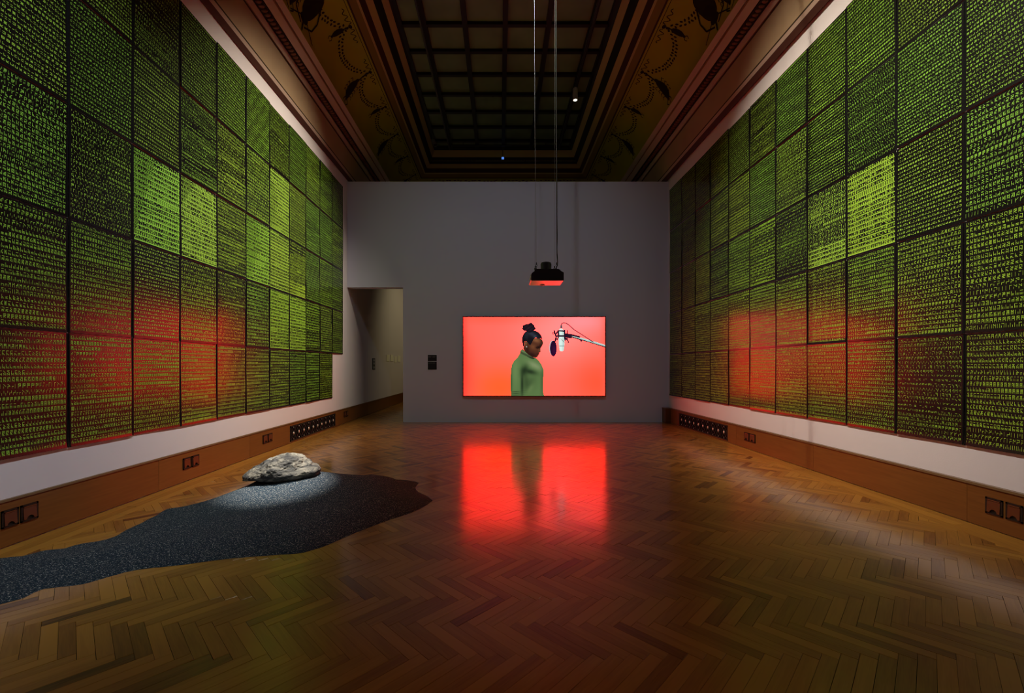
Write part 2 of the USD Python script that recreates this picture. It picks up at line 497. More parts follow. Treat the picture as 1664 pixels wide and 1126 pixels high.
CORNICE = [   # (x, z) corner to corner, with the material of the strip that ends there and how far it stands proud
    ('band', (4.085, 5.00), (4.03, 5.08), 'band'),
    ('lip', (4.03, 5.08), (4.01, 5.14), 'mould'),
    ('line', (4.015, 5.14), (4.01, 5.17), 'goldline'),
    ('frieze', (4.01, 5.17), (3.93, 5.61), 'frieze'),
    ('line', (3.93, 5.61), (3.92, 5.63), 'goldline'),
    ('fillet', (3.90, 5.63), (3.86, 5.72), 'mould'),
    ('bead_bed', (3.84, 5.72), (3.72, 5.735), 'beaddark'),
    ('corona', (3.70, 5.735), (3.60, 5.81), 'mould'),
    ('groove', (3.60, 5.815), (3.585, 5.835), 'mould2'),
    ('cyma', (3.575, 5.835), (3.49, 5.89), 'mould'),
]
COVE0, COVE1 = (3.50, 5.89), (2.765, 6.60)
RING = [
    ('shadow_line', (2.765, 6.60), (2.735, 6.615), 'goldline'),
    ('olive_band', (2.735, 6.615), (2.62, 6.69), 'ringolive'),
    ('light_fillet', (2.62, 6.69), (2.585, 6.72), 'ringlight'),
    ('brown_band', (2.585, 6.72), (2.51, 6.84), 'ringbrown'),
    ('light_cyma', (2.51, 6.84), (2.40, 6.94), 'ringlight'),
    ('dark_pattern_band', (2.40, 6.94), (2.30, 7.12), 'ringdark'),
    ('beige_frame', (2.30, 7.12), (2.22, 7.32), 'ringbeige'),
    ('black_frame', (2.22, 7.32), (2.10, 7.40), 'mull'),
]
YFAR, YNEAR = 14.58, -4.2                    # inner ends of the skylight opening


def prism_strip(pa, pb, y0, y1, s, t=.06):
    a, b = np.array([PX(pa[0], s), pa[1] + CZ]), np.array([PX(pb[0], s), pb[1] + CZ])
    d = b - a
    n = np.array([d[1], -d[0]])
    n /= np.linalg.norm(n)
    if n[0] * s < 0:
        n = -n                                   # away from the axis
    if n[1] < -.2:
        n = -n
    return extrude_y([a, b, b + n * t, a + n * t], y0, y1)


def ringloop(pa, pb, t=.05):
    """A mitred strip around the four sides of the skylight."""
    def rect(p, up=0.):
        x, z = p
        e = (x - 2.22)
        xl, xr = PX(x, -1), PX(x, 1)
        return np.array([(xl, YNEAR - e, z + CZ + up), (xr, YNEAR - e, z + CZ + up), (xr, YFAR + e, z + CZ + up), (xl, YFAR + e, z + CZ + up)])
    A, B = rect(pa), rect(pb)
    A2, B2 = rect((pa[0] + .02, pa[1]), t), rect((pb[0] + .02, pb[1]), t)
    V = np.vstack([A, B, B2, A2])
    f = []
    for i in range(4):
        j = (i + 1) % 4
        for k in range(4):
            l = (k + 1) % 4
            f += [(4 * k + i, 4 * l + i, 4 * l + j), (4 * k + i, 4 * l + j, 4 * k + j)]
    m = trimesh.Trimesh(V, np.array(f), process=False)
    if m.volume < 0:
        m.invert()
    return m


def cove_pt(th, y, s, off=0.0):
    x = COVE1[0] + (COVE0[0] - COVE1[0]) * np.cos(th) - off * np.cos(th)
    z = COVE0[1] + (COVE1[1] - COVE0[1]) * np.sin(th) - off * np.sin(th) + CZ
    x = -x if s < 0 else x * 1.1
    return np.stack(np.broadcast_arrays(x, y, z), -1)


def add_ceiling():
    for s, nm in ((-1, 'trim_left'), (1, 'trim_right')):
        t = thing(nm, f'painted stucco cornice with frieze and bead row above the {"left" if s < 0 else "right"} wall', 'cornice', kind='structure')
        for part, pa, pb, mk in CORNICE:
            obj(part, prism_strip(pa, pb, Y0, Y1, s), M[mk], t)
        # beads of the red moulding
        sph = trimesh.creation.icosphere(1, 1.0)
        ms = []
        for y in np.arange(1.5, YP + 3, .0875):
            b = sph.copy(); b.apply_scale((.05, .034, .026)); b.apply_translation((PX(3.78, s), y, 5.722 + CZ)); ms.append(b)
        obj('bead_row', join(ms), M['bead'], t, kind='stuff', smooth=True)
    # coves (left, right, far, near) are one stucco surface
    c = thing('ceiling', 'ochre painted cove of the ceiling with dark garland and beetle ornament', 'ceiling', kind='structure')
    th = np.linspace(0, PI / 2, 17)
    for s in (-1, 1):
        yy = np.array([Y0, Y1])
        V = np.vstack([cove_pt(th, y, s) for y in yy] + [cove_pt(th, y, s, -.05) for y in yy])
        n = len(th)
        f = []
        for i in range(n - 1):
            f += [(i, i + 1, n + i + 1), (i, n + i + 1, n + i), (2 * n + i, 3 * n + i + 1, 2 * n + i + 1), (2 * n + i, 3 * n + i, 3 * n + i + 1)]
        m = trimesh.Trimesh(V, np.array(f), process=False)
        if np.dot(m.face_normals[0], (-s, 0, 0)) < 0:
            m.invert()
        obj('cove', m, M['cove'], c, smooth=True)
    # far and near coves between the side coves
    for yo, sg in ((YFAR + (2.765 - 2.22), 1), (YNEAR - (2.765 - 2.22), -1)):
        D = (Y1 - .02 - yo) if sg > 0 else (yo - Y0 - .02)
        zz = CZ + COVE0[1] + (COVE1[1] - COVE0[1]) * np.sin(th)
        yy = yo + sg * D * np.cos(th)
        V = np.vstack([np.c_[np.full(17, x), yy, zz] for x in (-3.5, 3.85)] + [np.c_[np.full(17, x), yy, zz + .05] for x in (-3.5, 3.85)])
        f = []
        for i in range(16):
            f += [(i, i + 1, 17 + i + 1), (i, 17 + i + 1, 17 + i), (34 + i, 51 + i + 1, 34 + i + 1), (34 + i, 51 + i, 51 + i + 1)]
        m = trimesh.Trimesh(V, np.array(f), process=False)
        if m.face_normals[2 * 16 - 4][2] > 0:
            m.invert()
        obj('cove', m, M['cove'], c, smooth=True)
    ornaments(c)
    # slab above everything
    obj('roof_slab', bx(XL - .3, XR + .3, Y0 - .3, Y1 + .3, 9.6, 9.8), M['mull'], c)
    r = thing('trim_ring', 'stepped gilt and dark moulding around the skylight', 'moulding', kind='structure')
    for part, pa, pb, mk in RING:
        obj(part, ringloop(pa, pb), M[mk], r)
    # dentils of the dark band at the far end, too small to tell apart
    ms = []
    for x in np.arange(-2.25, 2.5, .09):
        ms.append(bx(x, x + .05, YFAR + .11, YFAR + .15, CZ + 7.02, CZ + 7.09))
    obj('dentil_row', join(ms), M['ringlight'] if False else M['ringbrown'], r, kind='stuff')
    obj('bright_line', bx(-2.45, 2.60, YFAR + .105, YFAR + .125, CZ + 7.005, CZ + 7.018), M['ringlight'], r)


def flat_on_cove(poly_sets, s, off=.004):
    """Polygons given in (y, th) of the cove, laid on its surface as thin paint."""
    V, Fc, n = [], [], 0
    for P in poly_sets:
        P = np.asarray(P, float)
        cen = P.mean(0)
        Q = np.vstack([P, [cen]])
        v = cove_pt(Q[:, 1], Q[:, 0], s, off)
        k = len(P)
        V.append(v)
        Fc.append(np.array([(n + i, n + (i + 1) % k, n + k) for i in range(k)]))
        n += k + 1
    m = trimesh.Trimesh(np.vstack(V), np.vstack(Fc), process=False)
    nn = m.face_normals[np.argmax(m.area_faces)]
    if nn[0] * s > 0:
        m.invert()
    return m


RAD = .72                                     # metres of arc per radian of the cove


def ell(y, th, a, b, ang=0, n=14):
    t = np.linspace(0, 2 * PI, n, endpoint=False)
    q = np.c_[a * np.cos(t), b * np.sin(t)]
    c, s_ = math.cos(ang), math.sin(ang)
    q = q @ np.array([[c, s_], [-s_, c]])
    return np.c_[y + q[:, 0], th + q[:, 1] / RAD]


def stroke(pts, w):
    pts = np.asarray(pts, float)
    out = []
    for a, b in zip(pts[:-1], pts[1:]):
        d = (b - a) * [1, RAD]
        n = np.array([-d[1], d[0]]); n /= max(1e-6, np.linalg.norm(n)); n = n * [1, 1 / RAD] * w / 2
        out.append(np.array([a - n, b - n, b + n, a + n]))
    return out


def ornaments(c):
    P = 1.29
    nodes = 8.35 + P * np.arange(-2, 7)
    for s in (-1, 1):
        gar, squ = [], []
        for k, y in enumerate(nodes):
            top = 1.36
            # garland of leaves to the next node, sagging
            for t in np.linspace(.05, .95, 17):
                yy = y + P * t
                sag = top - .05 - 1.55 * (t * (1 - t)) ** .8 * .95
                slope = (t - .5)
                for q in (-1, 1):
                    gar.append(ell(yy + RNG.normal(0, .006), sag + q * .055 + RNG.normal(0, .006), .034, .022, RNG.uniform(0, 3), 5))
            # volutes either side of the node
            for q in (-1, 1):
                tt = np.linspace(0, 1, 26)
                yv = y + q * (.06 + .36 * tt)
                tv = top + .03 - .02 * tt + .075 * np.sin(tt * 5 * PI) * (1 - .55 * tt)
                squ += stroke(np.c_[yv, tv], .016)
            squ.append(ell(y, top + .03, .05, .035)); squ.append(ell(y + .02, top - .08, .03, .04))
        obj('painted_garland', flat_on_cove(gar, s), M['paint'], c, kind='stuff')
        obj('painted_volutes', flat_on_cove(squ, s), M['paint'], c, kind='stuff')
        for k, y in enumerate(nodes):
            if k % 2 == 0:                    # small beetle under the node
                b = [ell(y + .02, 1.02, .065, .135), ell(y + .02, .84, .03, .035)] + stroke([(y, 1.34), (y + .02, 1.2)], .03)
                for q in (-1, 1):
                    b += stroke([(y + .02, .84), (y + .02 + q * .06, .76), (y + .02 + q * .03, .70)], .014)
                obj('painted_beetle', flat_on_cove(b, s, .005), M['paint'], c)
            else:                             # large beetle hanging by a stem
                yb = y + .10
                b = stroke([(y, 1.34), (y + .06, 1.12), (yb, .95)], .035) + [ell(yb, .58, .12, .24, 0, 18), ell(yb - .02, .90, .05, .06)]
                for q in (-1, 1):
                    for tv in (.40, .52, .64, .78):
                        b += stroke([(yb + q * .1, tv), (yb + q * .18, tv + .05), (yb + q * .2, tv - .03)], .016)
                    b += stroke([(yb + q * .05, .28), (yb + q * .12, .16), (yb + q * .02, .06)], .022)
                b += [ell(yb, .27, .04, .07)]
                obj('painted_beetle', flat_on_cove(b, s, .005), M['paint'], c)
        # larger vase nearest to the viewer
        yv = 8.35 - .75
        b = [ell(yv, .72, .2, .26, 0, 18), ell(yv, .36, .13, .07)]
        for q in (-1, 1):
            b += stroke([(yv + q * .16, .9), (yv + q * .34, .62), (yv + q * .3, .36), (yv + q * .06, .2)], .03)
            b += stroke([(yv + q * .1, .36), (yv + q * .42, .12)], .02)
        b += stroke([(yv, .3), (yv, .06)], .04)
        obj('painted_vase', flat_on_cove(b, s, .005), M['paint'], c)
        # dark line along the cove's upper edge
        L = [np.array([(Y0, 1.50), (Y1 - 3.4, 1.50), (Y1 - 3.4, 1.515), (Y0, 1.515)])]
        obj('painted_line', flat_on_cove(L, s, .003), M['paint'], c)
    # far cove: small ornament band above the partition
    ms = []
    for x in np.arange(-2.4, 2.7, .13):
        ms.append(trimesh.creation.icosphere(1, 1.0).apply_scale((.035 + .02 * RNG.rand(), .03, .012)).apply_translation((x + RNG.normal(0, .02), YFAR + .72 + RNG.normal(0, .03), CZ + COVE1[1] - .004)))
    obj('painted_garland', join(ms), M['paint2'], c, kind='stuff')


def add_skylight():
    sk = thing('window_1', 'dark night-time skylight of square panes in black glazing bars', 'skylight', kind='structure')
    z = CZ + 7.40
    xs = [-2.13, -1.63, -.75, .12, 1.055, 1.99, 2.36]
    ys = list(9.30 + .80 * np.arange(-16, 7)) + [14.55]
    for i, (a, b) in enumerate(zip(xs[:-1], xs[1:])):
        for j, (c, d) in enumerate(zip(ys[:-1], ys[1:])):
            tilt = RNG.normal(0, .004, 2)
            m = bx(a + .03, b - .03, c + .03, d - .03, z + .02, z + .03)
            v = m.vertices.copy(); ce = v.mean(0)
            v[:, 2] += (v[:, 0] - ce[0]) * tilt[0] + (v[:, 1] - ce[1]) * tilt[1]
            obj('pane', trimesh.Trimesh(v, m.faces, process=False), M['glass'], sk)
    for x in xs[1:-1]:
        obj('glazing_bar', bx(x - .055, x + .055, ys[0], ys[-1], z - .06, z + .06), M['mull'], sk)
    for x in (xs[0] - .03, xs[-1] + .03):
        obj('glazing_bar', bx(x - .06, x + .06, ys[0], ys[-1] + .06, z - .05, z + .06), M['mull'], sk)
    for y in ys:
        obj('cross_bar', bx(xs[0], xs[-1], y - .045, y + .045, z - .05, z + .05), M['mull'], sk)
    # tracks
    for x, lab in ((-1.66, 'black lighting track running under the left panes of the skylight'), (1.95, 'black lighting track running under the right panes of the skylight')):
        t = thing('lighting_track', lab, 'lighting track')
        obj('rail', rbox(x - .022, x + .022, -4.0, 14.3, z - .22, z - .18, .006), M['track'], t)
        for y in np.arange(-3.6, 14.3, 2.4):
            obj('hanger', cyl(.008, (x, y, z - .18), (x, y, z - .05), 6), M['track'], t)
    t = thing('lighting_track', 'thin cross rail at the far end of the skylight', 'lighting track')
    obj('rail', rbox(-1.6, 1.9, 14.02, 14.06, z - .22, z - .18, .006), M['track'], t)
    for x in (-1.2, .2, 1.5):
        obj('hanger', cyl(.008, (x, 14.04, z - .18), (x, 14.04, z - .05), 6), M['track'], t)


# ------------------------------------------------------------------ lamps
def spot_light(parent, pos, target, power, color, half, soft):
    L = UsdLux.SphereLight.Define(stage, f'{parent}/light')
    L.CreateRadiusAttr(.035)
    L.CreateIntensityAttr(power * LIGHT_SCALE)
    L.CreateNormalizeAttr(True)
    L.CreateColorAttr(Gf.Vec3f(*color))
    sh = UsdLux.ShapingAPI.Apply(L.GetPrim())
    sh.CreateShapingConeAngleAttr(half)
    sh.CreateShapingConeSoftnessAttr(soft)
    d = Gf.Vec3d(*(np.asarray(target, float) - np.asarray(pos, float)))
    rot = Gf.Rotation(Gf.Vec3d(0, 0, -1), d)
    m = Gf.Matrix4d(1.0).SetRotate(rot)
    m.SetTranslateOnly(Gf.Vec3d(*map(float, pos)))
    UsdGeom.Xformable(L).AddTransformOp().Set(m)
    return L


def lamp(key, label, rail_z=None, lit=True, hang=True):
    pos, target, power, color, half, soft = LAMPS[key]
    pos, target = np.array(pos, float), np.array(target, float)
    d = (target - pos); d /= np.linalg.norm(d)
    t = thing('track_spotlight', label, 'spotlight')
    # body behind the light
    a = pos - d * .05; b = pos - d * .33
    prof = [(0, .33), (.055, .33), (.062, .30), (.062, .04), (.056, .03), (.05, .06), (0, .06)]
    body = trimesh.creation.revolve(np.array(prof[::-1]), sections=24)
    T = trimesh.geometry.align_vectors((0, 0, 1), -d)
    body.apply_transform(T); body.apply_translation(pos)
    hs_ = obj('housing', body, M['lampwhite'], t, smooth=40)
    lens = trimesh.creation.cylinder(.049, .006, sections=24); lens.apply_translation((0, 0, .055)); lens.apply_transform(T); lens.apply_translation(pos)
    obj('lens', lens, M['lensglow'], hs_)
    if hang:
        top = CZ + 7.40 - .22 if rail_z is None else rail_z
        mid = pos - d * .2
        obj('stem', cyl(.012, mid, (mid[0], mid[1], max(top, mid[2] + .1)), 8), M['track'], t)
    spot_light(t, pos, target, power, color, half, soft)
    return t


def plain_lamp(pos, direction, label, lens_on):
    pos = np.array(pos, float); d = np.array(direction, float); d /= np.linalg.norm(d)
    t = thing('track_spotlight', label, 'spotlight')
    prof = [(0, .30), (.055, .30), (.062, .28), (.062, .01), (.058, 0), (.05, .012), (0, .012)]
    body = trimesh.creation.revolve(np.array(prof[::-1]), sections=24)
    T = trimesh.geometry.align_vectors((0, 0, 1), -d)
    body.apply_transform(T); body.apply_translation(pos)
    hs_ = obj('housing', body, M['lampwhite'], t, smooth=40)
    lens = trimesh.creation.cylinder(.05, .004, sections=24); lens.apply_translation((0, 0, .004)); lens.apply_transform(T); lens.apply_translation(pos)
    obj('lens', lens, M['lensglow'] if lens_on else M['black'], hs_)
    mid = pos - d * .28
    obj('stem', cyl(.012, mid, (mid[0], mid[1], CZ + 7.40 - .20), 8), M['track'], t)
    return t


# ------------------------------------------------------------------ the lettered sheets
SEG = {  # strokes in a cell 1 wide and 1 high: upper box, then legs
    0: ((.18, .06), (.72, .06)),      # top
    1: ((.18, .06), (.18, .48)),      # upper left
    2: ((.72, .06), (.72, .48)),      # upper right
    3: ((.18, .48), (.72, .48)),      # middle
    4: ((.18, .06), (.72, .48)),      # falling diagonal
    5: ((.72, .06), (.18, .48)),      # rising diagonal
    6: ((.18, .48), (.18, .86)),      # left leg
    7: ((.72, .48), (.72, .86)),      # right leg
    8: ((.18, .48), (.72, .86)),
    9: ((.18, .86), (.72, .86)),      # foot
    10: ((.45, .48), (.45, .86)),     # middle leg
    11: ((.02, .86), (1.02, .86)),    # running line
}
SEGQ = {}


def seg_quads(w):
    if w not in SEGQ:
        out = []
        for k in range(12):
            a, b = np.array(SEG[k][0]), np.array(SEG[k][1])
            d = b - a
            n = np.array([-d[1], d[0]]) / np.linalg.norm(d) * w / 2
            e = d / np.linalg.norm(d) * w * .25 * (k != 11)
            if k == 11:
                n = n * 1.5
            out.append(np.array([a - e - n, b + e - n, b + e + n, a - e + n]))
        SEGQ[w] = np.array(out)
    return SEGQ[w]


def sheet_surface(rs):
    """A gently waved hanging: its stand-off from the wall over (u, v) in [0, 1], v from the top."""
    a = rs.normal(0, 1, 6); ph = rs.uniform(0, 2 * PI, 6)
    tl = rs.normal(0, .006, 2); curl = abs(rs.normal(0, .004)) + .002

    def h(u, v):
        w = .007 + .0024 * (a[0] * np.sin(2.2 * u + ph[0]) + a[1] * np.sin(3.1 * v + ph[1]) + .5 * a[2] * np.sin(5 * u + 3 * v + ph[2]) + .4 * a[3] * np.sin(7 * v - 2 * u + ph[3]))
        w = w + tl[0] * (u - .5) + tl[1] * (v - .5)
        w = w + curl * np.clip((v - .93) / .07, 0, 1) ** 2
        return np.maximum(w, .003)
    return h


def glyph_bits(rs, rows, cols, style):
    """Every row counts on through the strokes of the upper box while the legs change slowly, as in the printed alphabet."""
    n = rows * cols
    k = np.arange(n) + rs.randint(0, 4096)
    low = k % 64
    mid = (k // 64)
    bits = np.zeros((n, 12), bool)
    order = rs.permutation(6)
    for i in range(6):
        bits[:, order[i]] = (low >> (5 - i if rs.rand() < .5 else i)) & 1
    legs = [6, 7, 8, 10]
    lo = rs.permutation(4)
    for i in range(4):
        bits[:, legs[lo[i]]] = ((mid + rs.randint(0, 4)) >> (i % 3)) & 1
    for i, keep in ((0, .8), (1, .75), (2, .8), (3, .7), (4, .45), (5, .5)):
        bits[:, i] &= (np.sin(low * (i + 1.7) * 1.9 + order[i]) * .5 + .5) < keep
    empt = ~bits[:, :6].any(1)
    bits[empt, 1] = True
    r = k * 0 + np.arange(n) // cols
    if style == 'stripe':
        bits[:, 11] = True
        bits[:, 9] = True
    elif style == 'half':
        bits[r > rows * .68, 11] = True
        bits[r <= rows * .68, 10] = False
        bits[r <= rows * .68, 3] = False
    elif style == 'thin':
        bits[:, [8, 10]] = False
        bits[:, 3] &= rs.rand(n) < .35
    elif style == 'dots':
        bits[:, 3] = True
        bits[:, 6] = bits[:, 7] = False
        bits[:, 8] = False
        bits[:, 10] = False
    elif style == 'dense':
        bits[:, 3] = True
        bits[:, 6] = True
        bits[:, 10] |= rs.rand(n) < .6
    else:
        bits[:, 6] = True
    # solid runs that end a line
    for rr in range(rows):
        if rs.rand() < .11:
            c0 = rs.randint(0, cols - 4); c1 = min(cols, c0 + rs.randint(4, cols))
            sl = slice(rr * cols + c0, rr * cols + c1)
            bits[sl, 0] = bits[sl, 3] = bits[sl, 1] = bits[sl, 4] = True
            bits[sl, 2] = True
    return bits


def make_sheet(s, X, y0, y1, z0, z1, style, rs, ink, label, group):
    """s = +1: hangs on the left wall facing +x; -1: on the right wall facing -x."""
    W, H = y1 - y0, z1 - z0
    t = thing('printed_sheet', label, 'printed sheet', loc=(X, (y0 + y1) / 2, z0), group=group)
    h = sheet_surface(rs)
    nu, nv = 13, 25
    vs = np.unique(np.concatenate([np.linspace(0, 1, 17), [.02, .04, .94, .955, .97, .985]]))
    us = np.linspace(0, 1, nu)
    U, Vv = np.meshgrid(us, vs)
    nv = len(vs)

    def place(u, v, off):
        # u runs left to right as the reader sees it
        y = (u - .5) * W if s > 0 else (.5 - u) * W
        return np.stack([s * (h(u, v) + off), y, (1 - v) * H], -1)
    front = place(U, Vv, 0).reshape(-1, 3); back = place(U, Vv, -.0025).reshape(-1, 3)
    idx = np.arange(nu * nv).reshape(nv, nu)
    a, b, c, d = idx[:-1, :-1].ravel(), idx[:-1, 1:].ravel(), idx[1:, 1:].ravel(), idx[1:, :-1].ravel()
    # facing the room
    f1 = np.vstack([np.c_[a, d, c], np.c_[a, c, b]])
    n = nu * nv
    f2 = f1[:, ::-1] + n
    loop = np.concatenate([idx[0, :-1], idx[:-1, -1], idx[-1, :0:-1], idx[:0:-1, 0]])
    l2 = np.roll(loop, -1)
    f3 = np.vstack([np.c_[loop, l2, l2 + n], np.c_[loop, l2 + n, loop + n]])
    m = trimesh.Trimesh(np.vstack([front, back]), np.vstack([f1, f2, f3]), process=False)
    if m.face_normals[0][0] * s < 0:
        m.invert()
    obj('backing', m, M['sheet'], t, smooth=50)
    for a_, b_ in ((.0, .017), (.983, 1.)):       # matt hems down both sides
        uu, vv = np.meshgrid([a_, b_], vs)
        hp = np.vstack([place(uu, vv, .0014).reshape(-1, 3), place(uu, vv, .0002).reshape(-1, 3)])
        k_ = np.arange(len(vs) - 1) * 2
        nn = 2 * len(vs)
        f_ = np.vstack([np.c_[k_, k_ + 2, k_ + 3], np.c_[k_, k_ + 3, k_ + 1]])
        sd = np.vstack([np.c_[k_, k_ + 2, k_ + 2 + nn], np.c_[k_, k_ + 2 + nn, k_ + nn], np.c_[k_ + 1, k_ + 3, k_ + 3 + nn], np.c_[k_ + 1, k_ + 3 + nn, k_ + 1 + nn]])
        hm = trimesh.Trimesh(hp, np.vstack([f_, sd]), process=False)
        if hm.face_normals[0][0] * s < 0:
            hm.invert()
        obj('hem', hm, M['hem'], t)
    cols, rows = rs.randint(21, 26), rs.randint(19, 23)
    if style == 'stripe' or style == 'half':
        cols, rows = 24, 18
    if style == 'dots':
        cols, rows = rs.randint(22, 27), rs.randint(24, 28)
    bits = glyph_bits(rs, rows, cols, style)
    w = {'thin': .10, 'dots': .125, 'stripe': .17, 'half': .16, 'dense': .14}.get(style, .11)
    q = seg_quads(w)
    gi, si = np.nonzero(bits)
    r, c_ = gi // cols, gi % cols
    jit = RNG.normal(0, .012, (len(gi), 1, 2))
    adv = np.where(bits[:, [2, 4, 5, 7, 8]].any(1), 1.0, .72) + .12 * bits[:, 0]
    adv = adv.reshape(rows, cols) * (1 + .05 * rs.randn(rows, 1))
    x1_ = np.cumsum(adv, 1); x0_ = (x1_ - adv) / x1_[:, -1:] * cols; wd = adv / x1_[:, -1:] * cols
    cell = q[si] * [1, .80 if style != 'dots' else .86]
    if style == 'stripe' or style == 'half':
        cell = q[si] * [1, .92]
    mu, mt, mb = .024, .014, .014
    u = mu + (1 - 2 * mu) * (x0_[r, c_][:, None] + cell[:, :, 0] * wd[r, c_][:, None]) / cols
    v = mt + (1 - mt - mb) * (r[:, None] + cell[:, :, 1] + .04) / rows
    u, v = np.clip(u, .018, .982), np.clip(v, .008, .992)
    Pm = place(u, v, .0016).reshape(-1, 3)
    k = 4 * np.arange(len(gi))
    f = np.vstack([np.c_[k, k + 1, k + 2], np.c_[k, k + 2, k + 3]])
    mm = trimesh.Trimesh(Pm, f, process=False)
    flip = mm.face_normals[:, 0] * s < 0
    f[flip] = f[flip][:, ::-1]
    obj('lettering', (Pm, f), INKS[ink], t, kind='stuff', label='lime green stroke lettering')


ROWN = ['top row', 'second row down', 'third row down', 'fourth row down', 'bottom row']
ORD = ['nearest', 'second nearest', 'third nearest', 'fourth nearest', 'fifth nearest', 'middle', 'fifth farthest', 'fourth farthest', 'third farthest', 'second farthest', 'farthest']
STY_L = ['ddtdddtdnnn', 'dddtnnsnnnn', 'ntssnsshnnn', 'nndntnssnnn', 'nnnnnnnnnn ']
STY_R = ['dddddtdnnnn', 'ddtdndnnnnn', 'ndshtnntnnn', 'nnnnnnnnnnn', 'ntnnnnnnnnn']
NAMES = dict(d='dots', t='thin', n='normal', s='stripe', h='half', D='dense')


def add_sheets():
    zs = [EYE + (z - EYE) * 1.006 for z in (6.172, 5.056, 3.962, 2.898, 1.815, .735)]
    yl = (3.35 + .7105 * np.arange(12)) * 1.006
    yr = np.array([3.44, 4.162, 4.875, 5.573, 6.283, 7.0, 7.729, 8.442, 9.178, 9.888, 10.61, 11.36]) * 1.010
    rs = np.random.RandomState(11)
    for s, X, ys, sty, wall in ((1, -4.097, yl, STY_L, 'left'), (-1, 4.541, yr, STY_R, 'right')):
        for r in range(5):
            for c in range(11):
                k = sty[r][c]
                if k == ' ':
                    continue
                look = {'d': 'closely printed green signs', 't': 'sparse green signs', 'n': 'rows of green signs', 's': 'bright ruled green lines', 'h': 'half-ruled green lines'}[k]
                label = f'black sheet, {look}, {wall} wall, {ROWN[r]}, {ORD[c]} column'
                gap = .0025
                top = zs[r] + (rs.normal(0, .012) if r == 0 else 0)
                make_sheet(s, X, ys[c] + gap, ys[c + 1] - gap, zs[r + 1] + .004, top - .001, NAMES[k], rs, rs.randint(0, 6), label, f'green lettered sheets on the {wall} wall')


